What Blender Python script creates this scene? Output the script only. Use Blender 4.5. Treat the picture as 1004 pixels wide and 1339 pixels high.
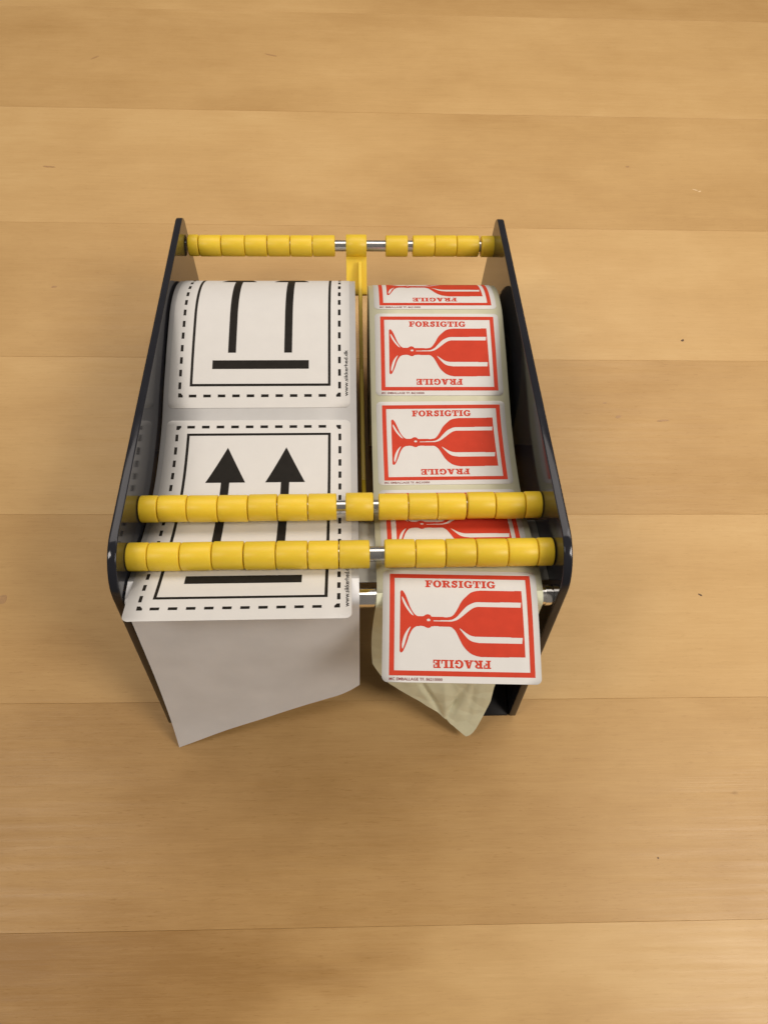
import bpy, bmesh, math, random
from mathutils import Matrix, Vector, noise

random.seed(7)
for o in list(bpy.data.objects):
    bpy.data.objects.remove(o, do_unlink=True)
scene = bpy.context.scene
COL = scene.collection
R = math.radians

# ------------------------------------------------------------------ camera
def camera_axes(pitch, yaw, roll):
    f = Vector((0, math.cos(pitch), -math.sin(pitch)))
    u = Vector((0, math.sin(pitch), math.cos(pitch)))
    x = Vector((1, 0, 0))
    x2 = math.cos(yaw) * x - math.sin(yaw) * f
    f2 = math.cos(yaw) * f + math.sin(yaw) * x
    x3 = math.cos(roll) * x2 + math.sin(roll) * u
    u3 = -math.sin(roll) * x2 + math.cos(roll) * u
    return x3, u3, -f2
cam_data = bpy.data.cameras.new('camera')
cam = bpy.data.objects.new('camera', cam_data)
COL.objects.link(cam)
ax = camera_axes(R(68.089), R(2.225), R(-0.617))
m = Matrix.Identity(4)
for c in range(3):
    for r in range(3):
        m[r][c] = ax[c][r]
m.translation = (0.00569, 0.0, 0.47657)
cam.matrix_world = m
cam_data.sensor_fit = 'VERTICAL'
cam_data.sensor_height = 36.0
cam_data.sensor_width = 27.0
cam_data.lens = 1005.0 / 1339.0 * 36.0
cam_data.clip_start = 0.01
cam_data.clip_end = 50
scene.camera = cam

# ------------------------------------------------------------------ light
world = bpy.data.worlds.new('World')
scene.world = world
world.use_nodes = True
bg = world.node_tree.nodes['Background']
bg.inputs['Color'].default_value = (1.0, 0.88, 0.75, 1)
bg.inputs['Strength'].default_value = 0.17

def area(name, loc, target, sx, sy, power, col=(1.0, 0.905, 0.80), spread=180):
    d = bpy.data.lights.new(name, 'AREA')
    d.shape = 'RECTANGLE'; d.size = sx; d.size_y = sy
    d.energy = power; d.color = col; d.spread = R(spread)
    o = bpy.data.objects.new(name, d)
    COL.objects.link(o)
    o.location = loc
    o.rotation_euler = (Vector(target) - Vector(loc)).to_track_quat('-Z', 'Y').to_euler()
    return o
area('ceiling_lamp', (0.0, 0.80, 0.95), (0.0, 0.45, 0), 1.3, 0.6, 6.4)
area('ceiling_lamp', (0.90, 0.80, 1.20), (0.5, 0.40, 0), 0.6, 0.6, 1.3, spread=120)
area('ceiling_lamp', (1.05, -0.30, 1.45), (0.46, 0.02, 0), 0.5, 0.6, 3.3, spread=78)
area('ceiling_lamp', (-0.98, -0.14, 1.75), (-0.45, 0.12, 0), 0.35, 0.5, 1.45, spread=75)

vs = scene.view_settings
vs.view_transform = 'Standard'; vs.look = 'None'
vs.exposure = 0.0; vs.gamma = 1.0; vs.use_curve_mapping = False

# ------------------------------------------------------------------ materials
def new_mat(name):
    mt = bpy.data.materials.new(name)
    mt.use_nodes = True
    nt = mt.node_tree
    return mt, nt, nt.nodes['Principled BSDF']
def N(nt, kind, **kw):
    n = nt.nodes.new(kind)
    for k, v in kw.items():
        setattr(n, k, v)
    return n
def simple(name, col, rough, metal=0.0, spec=0.5, noise_scale=0, noise_amt=0.0, bump=0.0, bump_scale=400, rough_var=0.0, sss=0.0):
    mt, nt, b = new_mat(name)
    b.inputs['Roughness'].default_value = rough
    b.inputs['Metallic'].default_value = metal
    b.inputs['Specular IOR Level'].default_value = spec
    b.inputs['Base Color'].default_value = (*col, 1)
    tc = N(nt, 'ShaderNodeTexCoord')
    if noise_amt:
        no = N(nt, 'ShaderNodeTexNoise'); no.inputs['Scale'].default_value = noise_scale
        no.inputs['Detail'].default_value = 5
        nt.links.new(tc.outputs['Object'], no.inputs['Vector'])
        mr = N(nt, 'ShaderNodeMapRange')
        mr.inputs['From Min'].default_value = 0.25; mr.inputs['From Max'].default_value = 0.75
        mr.inputs['To Min'].default_value = 1 - noise_amt; mr.inputs['To Max'].default_value = 1 + noise_amt
        nt.links.new(no.outputs['Fac'], mr.inputs['Value'])
        vm = N(nt, 'ShaderNodeVectorMath', operation='SCALE')
        vm.inputs[0].default_value = col
        nt.links.new(mr.outputs['Result'], vm.inputs['Scale'])
        nt.links.new(vm.outputs['Vector'], b.inputs['Base Color'])
        if rough_var:
            m2 = N(nt, 'ShaderNodeMapRange')
            m2.inputs['From Min'].default_value = 0.3; m2.inputs['From Max'].default_value = 0.7
            m2.inputs['To Min'].default_value = rough; m2.inputs['To Max'].default_value = rough + rough_var
            nt.links.new(no.outputs['Fac'], m2.inputs['Value'])
            nt.links.new(m2.outputs['Result'], b.inputs['Roughness'])
    if bump:
        n2 = N(nt, 'ShaderNodeTexNoise'); n2.inputs['Scale'].default_value = bump_scale
        n2.inputs['Detail'].default_value = 4
        nt.links.new(tc.outputs['Object'], n2.inputs['Vector'])
        bp = N(nt, 'ShaderNodeBump'); bp.inputs['Strength'].default_value = bump
        bp.inputs['Distance'].default_value = 0.0005
        nt.links.new(n2.outputs['Fac'], bp.inputs['Height'])
        nt.links.new(bp.outputs['Normal'], b.inputs['Normal'])
    if sss:
        b.inputs['Subsurface Weight'].default_value = sss
        b.inputs['Subsurface Radius'].default_value = (0.004, 0.0025, 0.001)
        b.inputs['Subsurface Scale'].default_value = 0.5
    return mt

M = {}
M['black'] = simple('black_acrylic', (0.016, 0.017, 0.023), 0.07, noise_scale=60, noise_amt=0.15, spec=0.45, rough_var=0.06)
M['black'].node_tree.nodes['Principled BSDF'].inputs['Specular Tint'].default_value = (0.85, 0.86, 0.92, 1)
M['yellow'] = simple('yellow_plastic', (0.85, 0.60, 0.036), 0.40, noise_scale=90, noise_amt=0.05, bump=0.08, bump_scale=500, sss=0.15)
M['black_matt'] = simple('black_moulding', (0.012, 0.011, 0.012), 0.5, noise_scale=60, noise_amt=0.15, spec=0.15)
nt = M['yellow'].node_tree
oi = N(nt, 'ShaderNodeObjectInfo'); hs = N(nt, 'ShaderNodeHueSaturation'); mr = N(nt, 'ShaderNodeMapRange')
mr.inputs['To Min'].default_value = 0.93; mr.inputs['To Max'].default_value = 1.05
bsdf = nt.nodes['Principled BSDF']; src_ = bsdf.inputs['Base Color'].links[0].from_socket
nt.links.new(oi.outputs['Random'], mr.inputs['Value']); nt.links.new(mr.outputs['Result'], hs.inputs['Value'])
nt.links.new(src_, hs.inputs['Color']); nt.links.new(hs.outputs['Color'], bsdf.inputs['Base Color'])
M['steel'] = simple('zinc_steel', (0.62, 0.63, 0.64), 0.20, metal=1, noise_scale=120, noise_amt=0.04, rough_var=0.05)
M['chrome'] = simple('chrome', (0.93, 0.93, 0.92), 0.12, metal=1, noise_scale=150, noise_amt=0.06, rough_var=0.06)
M['sheet'] = simple('grey_sheet_metal', (0.56, 0.55, 0.50), 0.36, metal=0.2, noise_scale=90, noise_amt=0.1, rough_var=0.1)
M['label'] = simple('label_paper', (0.725, 0.718, 0.71), 0.55, spec=0.22, noise_scale=120, noise_amt=0.018, bump=0.06, bump_scale=900)
def translucent(mt, col, fac):
    nt = mt.node_tree; out = nt.nodes['Material Output']; b_ = nt.nodes['Principled BSDF']
    tr = N(nt, 'ShaderNodeBsdfTranslucent'); tr.inputs['Color'].default_value = (*col, 1)
    mx = N(nt, 'ShaderNodeMixShader'); mx.inputs['Fac'].default_value = fac
    nt.links.new(b_.outputs[0], mx.inputs[1]); nt.links.new(tr.outputs[0], mx.inputs[2]); nt.links.new(mx.outputs[0], out.inputs['Surface'])
    return mt
M['liner_grey'] = simple('grey_glassine', (0.55, 0.55, 0.555), 0.38, noise_scale=70, noise_amt=0.05, bump=0.10, bump_scale=160)
M['liner_green'] = simple('green_glassine', (0.62, 0.61, 0.45), 0.30, noise_scale=70, noise_amt=0.06, bump=0.12, bump_scale=160)
M['tail_grey'] = translucent(simple('grey_glassine_lightened', (0.86, 0.88, 0.92), 0.36, noise_scale=45, noise_amt=0.06, bump=0.12, bump_scale=120), (0.85, 0.86, 0.88), 0.08)  # same paper as the web, colour lightened in place of missing front light
M['tail_green'] = translucent(simple('green_glassine_lightened', (0.86, 0.88, 0.66), 0.24, noise_scale=60, noise_amt=0.08), (0.82, 0.84, 0.62), 0.08)  # lighter copy of the green web paper, making up for weak front light
nt = M['tail_green'].node_tree                       # crinkles: sharp facets of crushed waxed paper
tc = N(nt, 'ShaderNodeTexCoord'); vo = N(nt, 'ShaderNodeTexVoronoi', feature='DISTANCE_TO_EDGE'); vo.inputs['Scale'].default_value = 55
bp = N(nt, 'ShaderNodeBump'); bp.inputs['Strength'].default_value = 0.55; bp.inputs['Distance'].default_value = 0.0025
nt.links.new(tc.outputs['Object'], vo.inputs['Vector']); nt.links.new(vo.outputs['Distance'], bp.inputs['Height'])
nt.links.new(bp.outputs['Normal'], nt.nodes['Principled BSDF'].inputs['Normal'])
M['ink_black'] = simple('black_ink', (0.018, 0.016, 0.014), 0.65, spec=0.12, noise_scale=300, noise_amt=0.15)
M['ink_red'] = simple('red_ink', (0.60, 0.055, 0.026), 0.6, spec=0.15, noise_scale=200, noise_amt=0.06)
M['ink_dark_red'] = simple('dark_red_ink', (0.22, 0.03, 0.035), 0.45, noise_scale=200, noise_amt=0.06)
M['card'] = simple('core_cardboard', (0.40, 0.29, 0.18), 0.75, noise_scale=150, noise_amt=0.15, bump=0.2)

def roll_side(name, col):
    """edge of a wound roll: fine concentric windings"""
    mt, nt, b = new_mat(name)
    tc = N(nt, 'ShaderNodeTexCoord')
    sp = N(nt, 'ShaderNodeSeparateXYZ')
    nt.links.new(tc.outputs['Object'], sp.inputs[0])
    cb = N(nt, 'ShaderNodeCombineXYZ')
    nt.links.new(sp.outputs['Y'], cb.inputs['X']); nt.links.new(sp.outputs['Z'], cb.inputs['Y'])
    ln = N(nt, 'ShaderNodeVectorMath', operation='LENGTH')
    nt.links.new(cb.outputs[0], ln.inputs[0])
    wn = N(nt, 'ShaderNodeTexNoise', noise_dimensions='1D')
    wn.inputs['Scale'].default_value = 2600; wn.inputs['Detail'].default_value = 2
    nt.links.new(ln.outputs['Value'], wn.inputs['W'])
    rp = N(nt, 'ShaderNodeValToRGB')
    rp.color_ramp.elements[0].position = 0.3; rp.color_ramp.elements[1].position = 0.65
    rp.color_ramp.elements[0].color = tuple(c * 0.55 for c in col) + (1,)
    rp.color_ramp.elements[1].color = (*col, 1)
    nt.links.new(wn.outputs['Fac'], rp.inputs['Fac'])
    nt.links.new(rp.outputs['Color'], b.inputs['Base Color'])
    b.inputs['Roughness'].default_value = 0.6
    return mt
M['roll_grey'] = roll_side('roll_edge_grey', (0.60, 0.59, 0.57))
M['roll_green'] = roll_side('roll_edge_green', (0.62, 0.58, 0.38))

def wood():
    mt, nt, b = new_mat('birch_plank')
    L = nt.links.new
    tc = N(nt, 'ShaderNodeTexCoord')
    oi = N(nt, 'ShaderNodeObjectInfo')
    sc = N(nt, 'ShaderNodeMath', operation='MULTIPLY'); sc.inputs[1].default_value = 37.0
    L(oi.outputs['Random'], sc.inputs[0])
    off = N(nt, 'ShaderNodeCombineXYZ')
    L(sc.outputs[0], off.inputs['X']); L(sc.outputs[0], off.inputs['Z'])
    ad = N(nt, 'ShaderNodeVectorMath', operation='ADD')
    L(tc.outputs['Object'], ad.inputs[0]); L(off.outputs[0], ad.inputs[1])
    def stretched(sx, sy, scale, detail, rough=0.55, dist=0.0):
        mp = N(nt, 'ShaderNodeVectorMath', operation='MULTIPLY')
        mp.inputs[1].default_value = (sx, sy, 1)
        L(ad.outputs[0], mp.inputs[0])
        no = N(nt, 'ShaderNodeTexNoise')
        no.inputs['Scale'].default_value = scale; no.inputs['Detail'].default_value = detail
        no.inputs['Roughness'].default_value = rough; no.inputs['Distortion'].default_value = dist
        L(mp.outputs[0], no.inputs['Vector'])
        return no.outputs['Fac']
    def attr(n):
        a = N(nt, 'ShaderNodeAttribute', attribute_type='OBJECT', attribute_name=n)
        return a.outputs['Fac']
    def rng(v, a, c, d, e, smooth=False):
        mr = N(nt, 'ShaderNodeMapRange')
        if smooth: mr.interpolation_type = 'SMOOTHSTEP'
        for k, x in zip(('From Min', 'From Max', 'To Min', 'To Max'), (a, c, d, e)):
            mr.inputs[k].default_value = x
        L(v, mr.inputs['Value'])
        return mr.outputs['Result']
    def math_(op, p, q):
        n = N(nt, 'ShaderNodeMath', operation=op)
        for i, x in enumerate((p, q)):
            if isinstance(x, (int, float)): n.inputs[i].default_value = x
            else: L(x, n.inputs[i])
        return n.outputs[0]
    sep = N(nt, 'ShaderNodeSeparateXYZ'); L(tc.outputs['Object'], sep.inputs[0])
    # each stave's tone drifts end to end; the nearest two also carry painted shadow
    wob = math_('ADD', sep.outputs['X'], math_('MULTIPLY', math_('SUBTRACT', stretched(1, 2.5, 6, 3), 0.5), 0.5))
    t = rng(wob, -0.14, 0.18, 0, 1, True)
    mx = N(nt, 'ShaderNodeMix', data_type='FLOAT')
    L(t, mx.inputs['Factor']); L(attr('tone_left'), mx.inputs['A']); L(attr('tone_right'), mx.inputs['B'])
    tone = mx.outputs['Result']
    fig = rng(stretched(2.0, 7.0, 3.0, 4, 0.6, 0.6), 0.3, 0.7, -0.07, 0.07)      # soft figure
    streak = rng(stretched(0.9, 30.0, 7.0, 8, 0.75, 0.2), 0.3, 0.7, -0.035, 0.035)   # long grain streaks
    fine = rng(stretched(7.0, 130.0, 6.0, 7, 0.85), 0.35, 0.65, -0.065, 0.065)      # pores
    fleck = rng(stretched(26.0, 170.0, 7.0, 2, 0.5), 0.62, 0.74, 0.0, -0.12)
    mott = rng(stretched(1.0, 1.5, 11.0, 4, 0.6), 0.3, 0.7, -0.10, 0.10)
    v = math_('ADD', math_('ADD', math_('ADD', math_('ADD', math_('ADD', tone, fig), streak), fine), fleck), mott)
    rp = N(nt, 'ShaderNodeValToRGB')
    e = rp.color_ramp.elements
    e[0].position = 0.0; e[0].color = (0.34, 0.184, 0.054, 1)
    e[1].position = 1.0; e[1].color = (0.73, 0.508, 0.240, 1)
    k = e.new(0.35); k.color = (0.50, 0.302, 0.116, 1)
    k = e.new(0.65); k.color = (0.61, 0.392, 0.166, 1)
    L(v, rp.inputs['Fac'])
    # pin knots: small dark short marks
    vo = N(nt, 'ShaderNodeTexVoronoi'); vo.inputs['Scale'].default_value = 1.0
    mp = N(nt, 'ShaderNodeVectorMath', operation='MULTIPLY'); mp.inputs[1].default_value = (5.5, 11, 0)
    L(ad.outputs[0], mp.inputs[0]); L(mp.outputs[0], vo.inputs['Vector'])
    kd = math_('ADD', vo.outputs['Distance'], math_('MULTIPLY', math_('SUBTRACT', stretched(40, 160, 3, 3), 0.5), 0.04))
    kn = rng(kd, 0.004, 0.024, 0.6, 0.0)
    cs = N(nt, 'ShaderNodeSeparateColor'); L(vo.outputs['Color'], cs.inputs[0])
    kn = math_('MULTIPLY', kn, rng(cs.outputs[0], 0.55, 0.9, 0.0, 1.0))
    mc = N(nt, 'ShaderNodeMix', data_type='RGBA')
    L(kn, mc.inputs['Factor']); L(rp.outputs['Color'], mc.inputs['A']); mc.inputs['B'].default_value = (0.20, 0.10, 0.045, 1)
    L(mc.outputs['Result'], b.inputs['Base Color'])
    rr = rng(stretched(1.0, 30.0, 8.0, 4), 0.3, 0.7, 0.33, 0.47)
    L(rr, b.inputs['Roughness'])
    b.inputs['Specular IOR Level'].default_value = 0.34
    bp = N(nt, 'ShaderNodeBump'); bp.inputs['Strength'].default_value = 0.15; bp.inputs['Distance'].default_value = 0.0006
    L(math_('ADD', stretched(3.0, 120.0, 6.0, 5, 0.7), math_('MULTIPLY', stretched(1.5, 45.0, 6.0, 5, 0.7), 0.5)), bp.inputs['Height'])
    L(bp.outputs['Normal'], b.inputs['Normal'])
    return mt
M['wood'] = wood()
M['wood_core'] = simple('dark_board', (0.20, 0.12, 0.06), 0.7, noise_scale=20, noise_amt=0.2)

# ------------------------------------------------------------------ mesh helpers
def link(name, me, mat, parent=None, smooth=False):
    o = bpy.data.objects.new(name, me)
    COL.objects.link(o)
    if mat is not None and not me.materials:
        me.materials.append(mat)
    if parent is not None:
        o.parent = parent
    if smooth:
        for p in me.polygons: p.use_smooth = True
    return o
def mesh(name, verts, faces):
    me = bpy.data.meshes.new(name)
    me.from_pydata([tuple(v) for v in verts], [], faces)
    me.update()
    return me
def empty(name, loc, label, cat, group=None):
    o = bpy.data.objects.new(name, None)
    COL.objects.link(o)
    o.empty_display_size = 0.02
    o.location = loc
    o['label'] = label; o['category'] = cat
    if group: o['group'] = group
    return o
def keep_world(o, parent):
    """parent at its base while the part's own vertices stay in world coordinates"""
    o.parent = parent
    o.matrix_parent_inverse = Matrix.Translation(-Vector(parent.location))
    return o
def lathe_x(profile, seg=32, closed=False):
    """profile: list of (x, r) revolved about the x axis"""
    V, F = [], []
    for (x, r) in profile:
        for k in range(seg):
            a = 2 * math.pi * k / seg
            V.append((x, r * math.cos(a), r * math.sin(a)))
    n = len(profile)
    rng_ = range(n) if closed else range(n - 1)
    for i in rng_:
        j = (i + 1) % n
        for k in range(seg):
            l = (k + 1) % seg
            F.append((i * seg + k, i * seg + l, j * seg + l, j * seg + k))
    if not closed:
        F.append(tuple(reversed(range(seg))) if True else ())
        F.append(tuple((n - 1) * seg + k for k in range(seg)))
    return V, F
def bevel_box(x0, x1, y0, y1, z0, z1, bev, seg=2):
    bm = bmesh.new()
    bmesh.ops.create_cube(bm, size=1)
    for v in bm.verts:
        v.co = Vector(((x0 + x1) / 2 + v.co.x * (x1 - x0), (y0 + y1) / 2 + v.co.y * (y1 - y0), (z0 + z1) / 2 + v.co.z * (z1 - z0)))
    if bev:
        bmesh.ops.bevel(bm, geom=bm.edges[:], offset=bev, segments=seg, affect='EDGES', profile=0.5)
    me = bpy.data.meshes.new('box')
    bm.to_mesh(me); bm.free()
    return me
def smooth_by_angle(me, ang=40):
    for p in me.polygons: p.use_smooth = True
    bm = bmesh.new(); bm.from_mesh(me)
    for e in bm.edges:
        if len(e.link_faces) == 2 and e.calc_face_angle() > R(ang):
            e.smooth = False
    bm.to_mesh(me); bm.free()
def catmull(P, n=24):
    out = []
    Q = [P[0]] + list(P) + [P[-1]]
    for i in range(1, len(Q) - 2):
        p0, p1, p2, p3 = Q[i - 1], Q[i], Q[i + 1], Q[i + 2]
        for k in range(n):
            t = k / n; t2 = t * t; t3 = t2 * t
            out.append(tuple(.5 * (2 * p1[a] + (p2[a] - p0[a]) * t + (2 * p0[a] - 5 * p1[a] + 4 * p2[a] - p3[a]) * t2 + (-p0[a] + 3 * p1[a] - 3 * p2[a] + p3[a]) * t3) for a in (0, 1)))
    out.append(tuple(P[-1]))
    return out
def catmull_closed(P, n=5):
    out = []; L = len(P)
    for i in range(L):
        p0, p1, p2, p3 = P[i - 1], P[i], P[(i + 1) % L], P[(i + 2) % L]
        for k in range(n):
            t = k / n; t2 = t * t; t3 = t2 * t
            out.append(tuple(.5 * (2 * p1[a] + (p2[a] - p0[a]) * t + (2 * p0[a] - 5 * p1[a] + 4 * p2[a] - p3[a]) * t2 + (-p0[a] + 3 * p1[a] - 3 * p2[a] + p3[a]) * t3) for a in (0, 1)))
    return out

# ------------------------------------------------------------------ the table top
PLANK = 0.12189
ANG = R(-0.6346)
top = link('table_top', bevel_box(-0.8, 0.8, -0.43, 0.92, -0.045, -0.0215, 0.001), M['wood_core'])
top['kind'] = 'structure'
top['label'] = 'light birch plank table top under the label dispenser'
tones = {-2: (.50, .55), -1: (.58, .44), 0: (.48, .62), 1: (.65, .49), 2: (.48, .65), 3: (.60, .43), 4: (.44, .67), 5: (.26, .47), 6: (.06, .74), 7: (.5, .5), 8: (.5, .5)}  # shadow at bottom centre painted into the left tones of the nearest boards
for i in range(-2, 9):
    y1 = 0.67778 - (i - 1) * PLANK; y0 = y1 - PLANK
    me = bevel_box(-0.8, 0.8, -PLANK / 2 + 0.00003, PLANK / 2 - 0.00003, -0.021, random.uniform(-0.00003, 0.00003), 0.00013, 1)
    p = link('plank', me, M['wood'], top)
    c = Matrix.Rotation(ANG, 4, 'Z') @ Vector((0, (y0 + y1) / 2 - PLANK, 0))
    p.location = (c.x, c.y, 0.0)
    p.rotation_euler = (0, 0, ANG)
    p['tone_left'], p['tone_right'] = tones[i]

# pin knots, mineral flecks and a chipped spot in the boards: thin inlays just proud of the varnish
M['knot'] = simple('pin_knot', (0.10, 0.050, 0.022), 0.5, noise_scale=900, noise_amt=0.3)
M['fleck'] = simple('mineral_fleck', (0.44, 0.255, 0.110), 0.42, noise_scale=900, noise_amt=0.15)
M['chip'] = simple('chipped_varnish', (0.80, 0.62, 0.38), 0.5, noise_scale=900, noise_amt=0.1)
for x, y, rx, ry, ang, mk_ in ((.2516, .3271, .0013, .0009, .5, 'knot'), (.1771, -.0235, .0006, .0005, 0, 'knot'), (.2870, .4728, .0022, .0004, -.35, 'chip'), (.2905, .4713, .0013, .0005, .3, 'chip'),
                               (.2346, .4974, .0014, .0009, .1, 'fleck'), (-.0621, .6231, .0060, .0007, -.25, 'fleck'), (.1857, .2741, .0016, .0006, 0, 'fleck'), (.1941, .2628, .0020, .0011, .1, 'fleck'),
                               (.2251, .2595, .0050, .0009, .1, 'fleck'), (.2296, .1312, .0014, .0006, -.4, 'knot'), (-.2131, .6177, .0040, .0007, .5, 'fleck'), (-.2352, .4933, .0045, .0008, -.1, 'fleck'), (-.2153, .3756, .0022, .0009, .1, 'fleck'), (-.2160, .1351, .0034, .0026, .2, 'fleck')):
    nseg = 14
    ring_ = []
    for k in range(nseg):
        q = 2 * math.pi * k / nseg; w = 1 + random.uniform(-.25, .25)
        px, py = rx * w * math.cos(q), ry * w * math.sin(q)
        ring_.append((x + px * math.cos(ang) - py * math.sin(ang), y + px * math.sin(ang) + py * math.cos(ang), .00009))
    low = [(vx, vy, -.0004) for vx, vy, vz in ring_]
    F = [tuple(range(nseg))] + [(k, nseg + k, nseg + (k + 1) % nseg, (k + 1) % nseg) for k in range(nseg)]
    link({'knot': 'pin_knot', 'fleck': 'wood_fleck', 'chip': 'varnish_chip'}[mk_], mesh('inlay', ring_ + low, F), M[mk_], top)

# ------------------------------------------------------------------ the dispenser
DY = 0.205
disp = empty('label_dispenser', (0, DY, 0), 'black desktop label dispenser with yellow spacer rings on three steel rods', 'label dispenser')

def round_poly(P, seg=8):
    """P: (y, z, corner radius)"""
    out = []
    n = len(P)
    for i in range(n):
        a = Vector(P[i - 1][:2]); b = Vector(P[i][:2]); c = Vector(P[(i + 1) % n][:2]); r = P[i][2]
        d1 = (a - b).normalized(); d2 = (c - b).normalized()
        ang = d1.angle(d2); t = r / math.tan(ang / 2)
        cen = b + (d1 + d2).normalized() * (r / math.sin(ang / 2))
        s = b + d1 * t; e = b + d2 * t
        a0 = math.atan2(s.y - cen.y, s.x - cen.x); a1 = math.atan2(e.y - cen.y, e.x - cen.x)
        da = (a1 - a0 + math.pi) % (2 * math.pi) - math.pi
        for k in range(seg + 1):
            q = a0 + da * k / seg
            out.append((cen.x + r * math.cos(q), cen.y + r * math.sin(q)))
    return out
outline = round_poly([(0.056, 0.0006, 0.003), (0.1015, 0.1575, 0.022), (0.3585, 0.0935, 0.0085), (0.352, 0.0006, 0.003)], 10)
def panel(x0, x1):
    bm = bmesh.new()
    lean = lambda z: (z - .128) * .015          # both panels lean a little to the right
    a = [bm.verts.new((x0 + lean(z), y, z)) for y, z in outline]
    b = [bm.verts.new((x1 + lean(z), y, z)) for y, z in outline]
    bm.faces.new(a); bm.faces.new(list(reversed(b)))
    n = len(a)
    side = [bm.faces.new((a[i], b[i], b[(i + 1) % n], a[(i + 1) % n])) for i in range(n)]
    bmesh.ops.recalc_face_normals(bm, faces=bm.faces[:])
    ed = [e for e in bm.edges if abs(e.verts[0].co.x - e.verts[1].co.x) < .003]
    bmesh.ops.bevel(bm, geom=ed, offset=0.0007, segments=3, affect='EDGES', profile=0.5)
    me = bpy.data.meshes.new('side_panel'); bm.to_mesh(me); bm.free()
    smooth_by_angle(me, 35)
    for p in me.polygons:
        if p.area > 2e-3: p.use_smooth = False      # keep the broad faces optically flat
    return me
for s in (-1, 1):
    x0, x1 = sorted((s * 0.0993, s * 0.1035))
    p = keep_world(link('side_panel', panel(x0, x1), M['black']), disp)
    f0, f1 = sorted((s * 0.0785, s * 0.0991))
    me = bevel_box(f0 - .0019, f1 - .0019, 0.0575, 0.135, 0.0004, 0.0034, 0.0008)
    smooth_by_angle(me)
    fl = link('foot_flange', me, M['black_matt'], p)

RODR = 0.0036; RINGR = 0.0067
RODS = {
 'front': ((.1165, .1342), [(-99.1, -89.5), (-89.1, -74.8), (-74.4, -60.2), (-59.8, -45.7), (-45.2, -30.9), (-30.5, -16.2), (-15.8, -1.8), (-1.4, 12.7), (19.7, 33.9), (34.3, 48.0), (48.4, 62.4), (62.8, 77.2), (77.6, 91.3), (91.7, 99.1)]),
 'mid': ((.1455, .1221), [(-99.1, -90.3), (-89.9, -76.1), (-75.7, -61.2), (-60.8, -46.5), (-46.1, -32.2), (-31.8, -17.3), (-16.9, -3.0), (17.9, 32.3), (32.7, 46.9), (47.2, 61.1), (62.0, 75.6), (76.0, 90.4), (90.8, 99.1)]),
 'rear': ((.3490, .0753), [(-99.1, -92.6), (-92.1, -78.2), (-77.7, -63.0), (-62.6, -48.7), (-48.2, -34.0), (-33.6, -19.6), (-19.2, -4.9), (28.1, 42.4), (45.8, 59.8), (60.1, 74.2), (74.5, 88.9), (90.6, 99.1)])}
def ring_mesh(w):
    c = 0.0006
    prof = [(0, RODR + 0.0002), (0, RINGR - c), (c * .35, RINGR - c * .3), (c, RINGR), (w - c, RINGR), (w - c * .35, RINGR - c * .3), (w, RINGR - c), (w, RODR + 0.0002)]
    V, F = lathe_x(prof, 40, True)
    me = mesh('spacer_ring', V, F)
    bm = bmesh.new(); bm.from_mesh(me); bmesh.ops.recalc_face_normals(bm, faces=bm.faces[:]); bm.to_mesh(me); bm.free()
    smooth_by_angle(me, 50)
    return me
ring_cache = {}
for key, ((y, z), rings) in RODS.items():
    # steel rod with a fine rolled thread
    V, F = lathe_x([(-0.0996, RODR), (0.0996, RODR)], 28)
    rod = keep_world(link('rod', mesh('rod', [(a, b + y, c + z) for a, b, c in V], F), M['steel'], smooth=False), disp)
    smooth_by_angle(rod.data, 50)
    for a, b in rings:
        w = round((b - a) / 1000, 4)
        if w not in ring_cache: ring_cache[w] = ring_mesh(w)
        o = link('spacer_ring', ring_cache[w], M['yellow'], rod)
        o.location = (a / 1000, y + random.uniform(-.00018, .00018), z + random.uniform(-.00018, .00018))
        o.rotation_euler = (random.uniform(0, 6.28), random.uniform(-.006, .006), random.uniform(-.006, .006))

# peel bar and the metal sheet the webs slide over
BAR = (.0985, .1228); BARR = .0046
V, F = lathe_x([(-0.0996, BARR), (0.0996, BARR)], 40)
bar = keep_world(link('peel_bar', mesh('peel_bar', [(a, b + BAR[0], c + BAR[1]) for a, b, c in V], F), M['chrome']), disp)
smooth_by_angle(bar.data, 50)
for x0, w in ((0.0960, 0.0028), (-0.0988, 0.0028)):
    V, F = lathe_x([(x0, BARR + .0001), (x0, BARR + .0005), (x0 + w, BARR + .0005), (x0 + w, BARR + .0001)], 40, True)
    me = mesh('collar', [(a, b + BAR[0], c + BAR[1]) for a, b, c in V], F)
    bm = bmesh.new(); bm.from_mesh(me); bmesh.ops.recalc_face_normals(bm, faces=bm.faces[:]); bm.to_mesh(me); bm.free()
    smooth_by_angle(me, 50)
    link('collar', me, M['chrome'], bar)
# sheet: profile in (y, z), extruded along x
sp = [(.1440, .1015), (.1425, .1075), (.1405, .1098), (.1060, .1236)]
V, F = [], []
for (y, z) in sp:
    V += [(-0.0990, y, z), (0.0990, y, z)]
for i in range(len(sp) - 1):
    F.append((2 * i, 2 * i + 1, 2 * i + 3, 2 * i + 2))
o = keep_world(link('peel_plate', mesh('peel_plate', V, F), M['sheet']), disp)
md = o.modifiers.new('thickness', 'SOLIDIFY'); md.thickness = 0.001; md.offset = 0
smooth_by_angle(o.data, 50)

# axle that carries the rolls
CEN = (.27, .0539)
for x0, x1 in ((-0.0996, -0.072), (0.072, 0.0996)):
    V, F = lathe_x([(x0, .0186), (x1, .0186)], 40)
    hub = keep_world(link('roll_hub', mesh('roll_hub', [(a, b + CEN[0], c + CEN[1]) for a, b, c in V], F), M['black_matt']), disp)
    smooth_by_angle(hub.data, 50)

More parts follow.
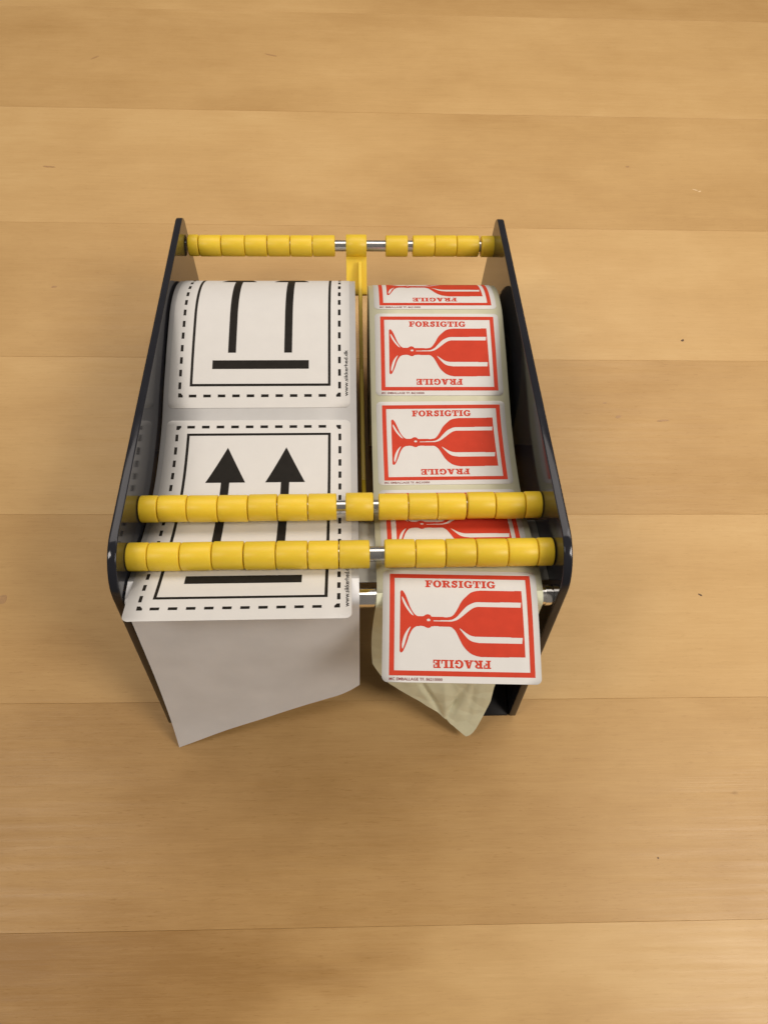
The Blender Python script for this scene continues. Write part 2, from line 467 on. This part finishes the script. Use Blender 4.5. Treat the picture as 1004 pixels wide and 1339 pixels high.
# yellow divider between the rolls: two clips and a ribbed blade
def clip_mesh(w, y, z, x0):
    V, F = lathe_x([(0, RODR + .0002), (0, RINGR), (.0004, RINGR + .0004), (w - .0004, RINGR + .0004), (w, RINGR), (w, RODR + .0002)], 40, True)
    me = mesh('clip', [(a + x0, b + y, c + z) for a, b, c in V], F)
    bm = bmesh.new(); bm.from_mesh(me); bmesh.ops.recalc_face_normals(bm, faces=bm.faces[:]); bm.to_mesh(me); bm.free()
    smooth_by_angle(me, 50)
    return me
def prism_x(prof, x0, x1, bev=0.0003):
    bm = bmesh.new()
    a = [bm.verts.new((x0, y, z)) for y, z in prof]; b = [bm.verts.new((x1, y, z)) for y, z in prof]
    bm.faces.new(a); bm.faces.new(list(reversed(b)))
    n = len(a)
    for i in range(n): bm.faces.new((a[i], b[i], b[(i + 1) % n], a[(i + 1) % n]))
    bmesh.ops.recalc_face_normals(bm, faces=bm.faces[:])
    if bev: bmesh.ops.bevel(bm, geom=bm.edges[:], offset=bev, segments=1, affect='EDGES')
    me = bpy.data.meshes.new('prism'); bm.to_mesh(me); bm.free()
    return me
yr, zr = RODS['rear'][0]; ym, zm = RODS['mid'][0]
blade = [(yr - .006, zr - .010), (yr - .013, zr + .0005), (yr - .030, zr + .001), (.262, .064), (.180, .078), (ym + .012, .097), (ym + .006, .100), (ym + .006, .092), (.175, .066), (.262, .052)]
div = keep_world(link('divider', prism_x(blade, .0101, .0124), M['yellow']), disp)
link('clip', clip_mesh(.0133, yr, zr, .0023), M['yellow'], div)
link('clip', clip_mesh(.0136, ym, zm, .0016), M['yellow'], div)
link('flange', prism_x([(yr - .0045, zr - .0035), (yr - .006, zr - .0055), (yr - .030, zr - .0125), (yr - .0305, zr - .0105), (yr - .0065, zr - .0025)], .0023, .0156, .0002), M['yellow'], div)
link('flange', prism_x([(ym + .0035, zm - .0045), (ym - .0015, zm - .0062), (ym - .001, zm - .0085), (ym + .009, zm - .030), (ym + .011, zm - .0295)], .0085, .0152, .0002), M['yellow'], div)

# ------------------------------------------------------------------ web paths (y, z) from the back of the roll to the free end
def make_path(rad, pts, leave=87):
    arc = [(CEN[0] + rad * math.cos(R(a)), CEN[1] + rad * math.sin(R(a))) for a in range(-60, leave + 1, 3)]
    P = arc[:-1] + catmull([arc[-1]] + pts)
    S = [0.0]
    for a, b in zip(P, P[1:]): S.append(S[-1] + math.dist(a, b))
    return P, S
def at(path, s):
    P, S = path
    lo, hi = 0, len(S) - 1
    if s <= 0: i = 0
    elif s >= S[-1]: i = len(S) - 2
    else:
        while hi - lo > 1:
            m_ = (lo + hi) // 2
            if S[m_] <= s: lo = m_
            else: hi = m_
        i = lo
    t = (s - S[i]) / (S[i + 1] - S[i]); a, b = P[i], P[i + 1]
    return a[0] + t * (b[0] - a[0]), a[1] + t * (b[1] - a[1])
def surf(path, x, s, off=0.0):
    y, z = at(path, s)
    y0, z0 = at(path, s - .0006); y1, z1 = at(path, s + .0006)
    dy, dz = y1 - y0, z1 - z0; l = math.hypot(dy, dz) or 1
    # travel is towards -y on top: the outward normal is (dz, -dy)
    return (x, y + off * dz / l, z - off * dy / l)
RL, RR = .053, .0505
PL = make_path(RL, [(.25, .1062), (.225, .1042), (.200, .1012), (.170, .1035), (.143, .1120), (.1165, .1262), (.103, .1345), (.094, .1405), (.0827, .1465)])
PR = make_path(RR, [(.25, .1036), (.225, .1016), (.200, .1000), (.168, .1040), (.1455, .1118), (.133, .1180), (.1165, .1255), (.1058, .1296), (.095, .1312), (.0785, .1312), (.0575, .1297)])

# ------------------------------------------------------------------ printed shapes as scan-line spans (mm, v down)
def spans_of(poly, v):
    xs = []
    n = len(poly)
    for i in range(n):
        (x0, y0), (x1, y1) = poly[i], poly[(i + 1) % n]
        if (y0 <= v) != (y1 <= v):
            xs.append(x0 + (v - y0) * (x1 - x0) / (y1 - y0))
    xs.sort()
    return [(xs[i], xs[i + 1]) for i in range(0, len(xs) - 1, 2)]
def union(a):
    a = sorted(a); out = []
    for s, e in a:
        if out and s <= out[-1][1] + 1e-6: out[-1][1] = max(out[-1][1], e)
        else: out.append([s, e])
    return out
def subtract(a, b):
    for s, e in b:
        nw = []
        for p, q in a:
            if e <= p or s >= q: nw.append([p, q]); continue
            if s > p: nw.append([p, s])
            if e < q: nw.append([e, q])
        a = nw
    return a
def raster(shapes, step):
    """shapes: ordered ('+'/'-', polygon); returns [(v0, v1, u0, u1)]"""
    lo = min(min(p[1] for p in s[1]) for s in shapes if s[0] == '+'); hi = max(max(p[1] for p in s[1]) for s in shapes if s[0] == '+')
    boxes = [(min(p[1] for p in s[1]), max(p[1] for p in s[1])) for s in shapes]
    n = max(1, round((hi - lo) / step)); d = (hi - lo) / n
    out = []
    for i in range(n):
        v = lo + (i + .5) * d; cur = []
        for (sg, poly), (b0, b1) in zip(shapes, boxes):
            if v < b0 or v > b1: continue
            sp_ = spans_of(poly, v)
            cur = union([tuple(c) for c in cur] + sp_) if sg == '+' else subtract(cur, sp_)
        out += [(lo + i * d, lo + (i + 1) * d, a, b) for a, b in cur if b - a > 1e-4]
    return out
def rect(x0, y0, x1, y1): return [(x0, y0), (x1, y0), (x1, y1), (x0, y1)]
def ell(cx, cy, rx, ry, n=28): return [(cx + rx * math.cos(2 * math.pi * k / n), cy + ry * math.sin(2 * math.pi * k / n)) for k in range(n)]
def stroke(pts, w):
    out = []
    P = catmull(pts, 5)
    for a, b in zip(P, P[1:]):
        dx, dy = b[0] - a[0], b[1] - a[1]; l = math.hypot(dx, dy) or 1
        nx, ny = -dy / l * w / 2, dx / l * w / 2
        out.append(('+', [(a[0] + nx, a[1] + ny), (b[0] + nx, b[1] + ny), (b[0] - nx, b[1] - ny), (a[0] - nx, a[1] - ny)]))
        out.append(('+', ell(b[0], b[1], w / 2, w / 2, 12)))
    return out
p_ = lambda *r: [('+', rect(*q)) for q in r]
GLYPH = {
 'F': (.86, p_((.12, 0, .42, 1), (0, 0, .58, .17), (0, .83, .84, 1), (.69, .56, .84, 1), (.4, .43, .62, .58), (.53, .31, .64, .70))),
 'O': (1.0, [('+', ell(.5, .5, .5, .52)), ('-', ell(.5, .5, .20, .35))]),
 'R': (1.03, p_((.12, 0, .42, 1), (0, 0, .54, .17), (0, .83, .55, 1)) + [('+', ell(.53, .73, .39, .275)), ('-', ell(.53, .72, .13, .12)), ('+', [(.42, .5), (.70, .5), (.92, .17), (1.03, .17), (1.03, 0), (.70, 0), (.46, .42)])]),
 'S': (.80, stroke([(.64, .74), (.56, .87), (.40, .89), (.22, .82), (.19, .68), (.34, .57), (.52, .47), (.62, .33), (.56, .15), (.38, .10), (.22, .15), (.14, .28)], .24) + p_((.62, .62, .74, 1), (.05, 0, .17, .38))),
 'I': (.58, p_((.14, 0, .44, 1), (0, 0, .58, .17), (0, .83, .58, 1))),
 'G': (1.02, [('+', ell(.5, .5, .5, .52)), ('-', ell(.52, .5, .22, .35)), ('-', rect(.6, .46, 1.1, .66))] + p_((.76, .62, .90, 1), (.54, .34, 1.02, .50), (.66, .02, .92, .46))),
 'T': (.92, p_((0, .83, .92, 1), (.31, 0, .61, 1), (.18, 0, .74, .17), (0, .55, .14, 1), (.78, .55, .92, 1))),
 'A': (1.10, [('+', [(.14, .05), (.42, 1), (.70, 1), (1.0, .05), (.66, .05), (.51, .66), (.31, .05)])] + p_((.28, .24, .76, .38), (0, 0, .44, .17), (.56, 0, 1.10, .17))),
 'L': (.84, p_((.12, 0, .42, 1), (0, .83, .56, 1), (0, 0, .84, .17), (.69, 0, .84, .46))),
 'E': (.86, p_((.12, 0, .42, 1), (0, 0, .86, .17), (0, .83, .84, 1), (.69, .58, .84, 1), (.71, 0, .86, .42), (.4, .43, .60, .58), (.52, .31, .63, .70)))}
def word(txt, u0, u1, vb, h, flip=False):
    """slab-serif word between u0 and u1, baseline vb; flip = turned upside down"""
    total = sum(GLYPH[c][0] for c in txt) + .07 * (len(txt) - 1)
    k = (u1 - u0) / total; x = 0; quads = []
    for c in txt:
        w, shapes = GLYPH[c]
        def tr(p):
            X, Y = x + p[0], p[1]
            return (u1 - X * k, vb + Y * h) if flip else (u0 + X * k, vb - Y * h)
        quads += raster([(s, [tr(p) for p in poly]) for s, poly in shapes], .14)
        x += w + .07
    return quads
def font_tris(txt):
    """flat outline of small sans text from the built-in font, unit size"""
    cu = bpy.data.curves.new('tmp', 'FONT'); cu.body = txt; cu.size = 1; cu.resolution_u = 2; cu.fill_mode = 'FRONT'; cu.offset = 0.018
    ob = bpy.data.objects.new('tmp', cu); COL.objects.link(ob)
    dg = bpy.context.evaluated_depsgraph_get(); dg.update()
    me = ob.evaluated_get(dg).to_mesh()
    V = [(v.co.x, v.co.y) for v in me.vertices]; F = [tuple(p.vertices) for p in me.polygons]
    bpy.data.objects.remove(ob, do_unlink=True); bpy.data.curves.remove(cu)
    x0 = min(v[0] for v in V); x1 = max(v[0] for v in V)
    return [((v[0] - x0) / (x1 - x0), v[1]) for v in V], F

# --- fragile label (72 x 53.2 mm); frame origin at (3.2, 2.2)
FW, FH = 72.0, 53.2
def sh(P, ox=3.2, oy=2.2): return [(x + ox, y + oy) for x, y in P]
glass = [(4.9, 9.6), (5.2, 8.9), (5.7, 8.7), (6.3, 9.2), (7.3, 10.9), (8.5, 14), (9.7, 17.2), (11, 19.4), (12.2, 20.6), (13.3, 21.0), (15.6, 20.9), (16.3, 20.4), (17.5, 20.0), (18.8, 20.4), (19.5, 21.1), (24.2, 21.2), (27, 21.2), (29.1, 20.4), (31.2, 17.5), (33.4, 13.5), (36.8, 10.0), (38.5, 8.9), (40.2, 8.4), (42, 8.15)]
glass2 = [(42, 39.2), (41.3, 39.1), (39, 38.6), (36.5, 37.4), (33.5, 34.2), (30.5, 28.2), (29, 26.4), (27.7, 25.7), (24.1, 25.6), (19.5, 25.6), (18.8, 26.1), (17.6, 26.4), (16.4, 26.0), (15.6, 25.6), (13.2, 25.6), (12, 25.9), (10.6, 27), (9.1, 29.8), (7.9, 33.4), (6.4, 36.9), (5.6, 37.7), (5.1, 37.7), (4.7, 37)]
glass_poly = catmull(glass, 4) + [(61.5, 8.0), (61.8, 39.0)] + catmull(glass2, 4)
s1 = catmull([(20.1, 22.8), (27, 22.6), (29, 22.2), (31, 20.9), (33.2, 18.4), (35.5, 16), (37.4, 14.8), (39.3, 14), (41.2, 13.75)], 4) + [(61, 13.7), (60.7, 16.0)] + catmull([(41.5, 16), (39.6, 16.3), (37.5, 17.4), (34, 20.3), (31.5, 22.2), (29.5, 23), (27, 23.3), (20.1, 23.25)], 4)
s2 = catmull([(32.2, 26.2), (34, 27.6), (35.5, 28.7), (37.3, 29.6), (39.3, 30)], 4) + [(61, 30.1), (60.6, 32.8)] + catmull([(40.7, 32.8), (38, 32.3), (36, 31.2), (34, 29), (32.1, 26.5)], 4)
sh1 = catmull_closed([(5.7, 11.7), (6.6, 12.9), (8.2, 16), (10.4, 19.5), (11.1, 20.7), (9.6, 19.8), (7.2, 16.4), (5.9, 13.4)])
sh2 = catmull_closed([(9.7, 25.9), (8.3, 29.3), (6.9, 34), (6.0, 36), (5.7, 34), (6.7, 30), (8.3, 27.2)])
FRAG_RED = raster([('+', sh(rect(0, 0, 66, 48))), ('-', sh(rect(2.25, 2.2, 63.75, 45.8))), ('+', sh(glass_poly)), ('-', sh(s1)), ('-', sh(s2)), ('-', sh(ell(17.9, 22.7, .85, .6))), ('-', sh(sh1)), ('-', sh(sh2))], .15)
FRAG_TEXT1 = word('FORSIGTIG', 3.2 + 16.6, 3.2 + 49.4, 2.2 + 6.9, 3.6)
FRAG_TEXT2 = word('FRAGILE', 3.2 + 19.9, 3.2 + 46.0, 2.2 + 40.7, 3.7, True)
tv, tf = font_tris('MC EMBALLAGE TF. 86210000')
FRAG_TINY = ([(3.3 + x * 23.9, 2.2 + 50.1 - y * 1.75) for x, y in tv], tf)

# --- arrow label (100 x 134 mm)
AW, AH = 100.0, 134.0
arrows = []
for cx in (33.9, 65.3):
    arrows += [('+', [(cx, 16.7), (cx + 10.5, 39), (cx - 10.5, 39)]), ('+', rect(cx - 2.2, 38.9, cx + 2.2, 100.5))]
arrows.append(('+', rect(23.3, 105.2, 77.0, 110.6)))
ARROW_INK = raster(arrows, .3)
ARROW_FRAME = raster([('+', rect(11.4, 7.9, 89.2, 121.2)), ('-', rect(12.85, 9.35, 87.75, 119.75))], .1)
dash = []
u0, u1, v0, v1, th = 6.0, 94.2, 3.9, 127.0, 1.5
for k in range(10):
    a = 11.2 + k * 7.93
    dash += [('+', rect(a, v0 - th / 2, a + 4.1, v0 + th / 2)), ('+', rect(a, v1 - th / 2, a + 4.1, v1 + th / 2))]
for k in range(15):
    a = 8.6 + k * 7.87
    dash += [('+', rect(u0 - th / 2, a, u0 + th / 2, a + 4.1)), ('+', rect(u1 - th / 2, a, u1 + th / 2, a + 4.1))]
for cu_, sx in ((u0, 1), (u1, -1)):
    for cv, sy in ((v0, 1), (v1, -1)):
        dash.append(('+', [(cu_ - sx * .62, cv - sy * .62), (cu_ + sx * 1.9, cv - sy * .62), (cu_ + sx * 1.9, cv + sy * .3), (cu_ + sx * .62, cv + sy * 1.9), (cu_ - sx * .62, cv + sy * 1.9)]))
ARROW_DASH = raster(dash, .41)
tv, tf = font_tris('www.sikkerhed.dk')
ARROW_TINY = ([(98.3 - .0 - (1 - y) * 0 + (y * -2.9 + .5), 127.4 - x * 28.6) for x, y in tv], tf)

# ------------------------------------------------------------------ stickers mapped on a web
def mapper(path, x_left, s_top, rot, w, h, off, lift=None):
    cs, sn = math.cos(rot), math.sin(rot)
    def f(u, v):
        du, dv = u - w / 2, v - h / 2
        u2 = w / 2 + du * cs - dv * sn; v2 = h / 2 + du * sn + dv * cs
        x, y, z = surf(path, x_left + u2 / 1000, s_top + v2 / 1000, off)
        if lift: z += lift(u, v)
        return (x, y, z)
    return f
def quads_mesh(name, quads, f, maxu=1e9):
    V, F = [], []
    for a, b, c, d in quads:
        n = max(1, math.ceil((d - c) / maxu))
        for k in range(n):
            p, q = c + (d - c) * k / n, c + (d - c) * (k + 1) / n
            i = len(V)
            V += [f(p, b), f(q, b), f(q, a), f(p, a)]
            F.append((i, i + 1, i + 2, i + 3))
    return mesh(name, V, F)
def tris_mesh(name, t, f):
    return mesh(name, [f(u, v) for u, v in t[0]], t[1])
def sheet_mesh(name, w, h, r, f, nu=8, dv=1.2, bottom=None):
    """rounded-corner paper rectangle as one grid"""
    vs_ = []
    k = 0
    while k <= 6: vs_.append(r * (1 - math.cos(R(90) * k / 6))); k += 1
    n = max(2, int((h - 2 * r) / dv))
    vs_ += [r + (h - 2 * r) * i / n for i in range(1, n)]
    vs_ += [h - x for x in reversed(vs_[:7])]
    V, F = [], []
    for v in vs_:
        d = min(v, h - v)
        ins = 0 if d >= r else r - math.sqrt(max(0, r * r - (r - d) ** 2))
        for i in range(nu + 1):
            V.append(f(ins + (w - 2 * ins) * i / nu, v))
    m_ = nu + 1
    for j in range(len(vs_) - 1):
        for i in range(nu):
            F.append((j * m_ + i, (j + 1) * m_ + i, (j + 1) * m_ + i + 1, j * m_ + i + 1))
    return mesh(name, V, F)
LAB_OFF, INK_OFF = .00022, .00030

def strip_mesh(path, x0, x1, s0, s1, nx=4, ds=.002):
    n = max(2, int((s1 - s0) / ds)); V, F = [], []
    for j in range(n + 1):
        for i in range(nx + 1):
            V.append(surf(path, x0 + (x1 - x0) * i / nx, s0 + (s1 - s0) * j / n))
    m_ = nx + 1
    for j in range(n):
        for i in range(nx): F.append((j * m_ + i, (j + 1) * m_ + i, (j + 1) * m_ + i + 1, j * m_ + i + 1))
    return mesh('backing_strip', V, F)

def roll_body(root, x0, x1, rad, mat, rcore=.021):
    V, F = lathe_x([(x0, rcore), (x0, rad - .0004), (x1, rad - .0004), (x1, rcore)], 96, True)
    me = mesh('paper_winding', V, F)
    bm = bmesh.new(); bm.from_mesh(me); bmesh.ops.recalc_face_normals(bm, faces=bm.faces[:]); bm.to_mesh(me); bm.free()
    o = keep_world(link('paper_winding', me, mat), root)
    o.location = (0, CEN[0], CEN[1])
    smooth_by_angle(me, 50)
    V, F = lathe_x([(x0 - .0002, .0189), (x0 - .0002, .0209), (x1 + .0002, .0209), (x1 + .0002, .0189)], 64, True)
    me = mesh('core', V, F)
    bm = bmesh.new(); bm.from_mesh(me); bmesh.ops.recalc_face_normals(bm, faces=bm.faces[:]); bm.to_mesh(me); bm.free()
    o = keep_world(link('core', me, M['card']), root)
    o.location = (0, CEN[0], CEN[1])
    smooth_by_angle(me, 50)
def thick(o, t, off=-1):
    md = o.modifiers.new('thickness', 'SOLIDIFY'); md.thickness = t; md.offset = off

# ---- left roll: arrows
rl = empty('label_roll', (-.045, CEN[0], 0), 'wide roll of white labels with two black up arrows, grey backing paper', 'label roll')
XL0, XL1 = -.0985, .0077
roll_body(rl, XL0, XL1, RL, M['roll_grey'])
SL = PL[1][-1]
bend_l = SL - .026
o = keep_world(link('backing_strip', strip_mesh(PL, XL0, XL1, 0, bend_l), M['liner_grey'], smooth=True), rl)
thick(o, .00012)
for k in range(2):
    s_top = SL - .134 - k * .1413
    def mk(off): return mapper(PL, -.0958, s_top, 0.0, AW, AH, off)
    lb = keep_world(link('label', sheet_mesh('label', AW, AH, 3.0, mk(LAB_OFF)), M['label'], smooth=True), rl)
    thick(lb, .00014)
    for nm, q in (('arrow_print', ARROW_INK), ('frame_print', ARROW_FRAME), ('dashed_print', ARROW_DASH)):
        link(nm, quads_mesh(nm, q, mk(INK_OFF)), M['ink_black'], lb)
    link('text_print', tris_mesh('text_print', ARROW_TINY, mk(INK_OFF)), M['ink_black'], lb)

# ---- right roll: fragile
rr = empty('label_roll', (.055, CEN[0], 0), 'narrower roll of white labels printed with a red glass and FORSIGTIG FRAGILE', 'label roll')
XR0, XR1 = .0159, .0937
roll_body(rr, XR0, XR1, RR, M['roll_green'])
SR = PR[1][-1]
bend_r = SR - .041
o = keep_world(link('backing_strip', strip_mesh(PR, XR0, XR1, 0, bend_r), M['liner_green'], smooth=True), rr)
thick(o, .00012)
for k in range(5):
    rot = R(2.1) if k == 0 else R((0, .2, -.15, .25, 0)[k])
    s_top = SR - .0532 - k * .0568 + (.0012 if k == 0 else .001)
    xl = .0185 + (-.0004 if k == 0 else .0002)
    def mk(off): return mapper(PR, xl, s_top, rot, FW, FH, off)
    lb = keep_world(link('label', sheet_mesh('label', FW, FH, 2.6, mk(LAB_OFF)), M['label'], smooth=True), rr)
    thick(lb, .00014)
    link('glass_print', quads_mesh('glass_print', FRAG_RED, mk(INK_OFF)), M['ink_red'], lb)
    for tq in (FRAG_TEXT1, FRAG_TEXT2):
        link('text_print', quads_mesh('text_print', tq, mk(INK_OFF)), M['ink_red'], lb)
    link('small_print', tris_mesh('small_print', FRAG_TINY, mk(INK_OFF)), M['ink_dark_red'], lb)

# ---- the spent backing paper folded over the bar and hanging down in front
def tail(root, path, bend, x0, x1, pts, cut, mat, wob, nx=44, ns=60, side=None):
    st = at(path, bend)
    P = catmull([st] + pts, 12); S = [0.0]
    for a, b in zip(P, P[1:]): S.append(S[-1] + math.dist(a, b))
    pp = (P, S); V, F = [], []
    for j in range(ns + 1):
        for i in range(nx + 1):
            a = i / nx; b = j / ns
            s = b * cut(a) * S[-1]
            y, z = at(pp, s)
            x = x0 + (x1 - x0) * a
            if side: x += side(a, s / S[-1])
            d = wob(a, s / S[-1], x)
            V.append((x, y + d, max(.0006, z)))
    m_ = nx + 1
    for j in range(ns):
        for i in range(nx): F.append((j * m_ + i, (j + 1) * m_ + i, (j + 1) * m_ + i + 1, j * m_ + i + 1))
    o = keep_world(link('backing_tail', mesh('backing_tail', V, F), mat, smooth=True), root)
    return o
def nz(x, y, z=0.0): return noise.noise(Vector((x, y, z)))
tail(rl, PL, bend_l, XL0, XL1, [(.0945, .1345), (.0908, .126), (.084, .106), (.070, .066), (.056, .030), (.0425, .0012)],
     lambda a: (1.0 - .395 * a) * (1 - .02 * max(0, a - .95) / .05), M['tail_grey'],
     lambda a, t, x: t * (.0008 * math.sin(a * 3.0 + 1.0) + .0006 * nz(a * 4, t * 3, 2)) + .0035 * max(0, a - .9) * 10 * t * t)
def cut_r(a):
    if a < .80: return .56 + .40 * a / .80 + .03 * math.sin(min(1, a / .3) * math.pi / 2) - .10 * max(0, 1 - a / .12) ** 2
    return .99 - ((a - .8) / .2) ** 2.2 * .24
def crumple(a, t, x):
    k = max(0, t - .12)
    tri_ = lambda q, w: max(0, 1 - abs(q) / w)
    ridge = .0026 * tri_(a - .66 + .45 * (t - .75), .045) * tri_(t - .78, .22) + .0020 * tri_(a - .42 - .8 * (t - .7), .04) * tri_(t - .7, .25) - .0015 * tri_(a - .55 - .2 * (t - .7), .08) * tri_(t - .75, .3) + .0012 * tri_(a - .8, .05) * tri_(t - .7, .2)
    return k * (.0026 * nz(a * 2.5, t * 3, 7) + .004 * math.cos(a * 4.2)) + ridge + .0005 * k * nz(a * 11, t * 9, 1)
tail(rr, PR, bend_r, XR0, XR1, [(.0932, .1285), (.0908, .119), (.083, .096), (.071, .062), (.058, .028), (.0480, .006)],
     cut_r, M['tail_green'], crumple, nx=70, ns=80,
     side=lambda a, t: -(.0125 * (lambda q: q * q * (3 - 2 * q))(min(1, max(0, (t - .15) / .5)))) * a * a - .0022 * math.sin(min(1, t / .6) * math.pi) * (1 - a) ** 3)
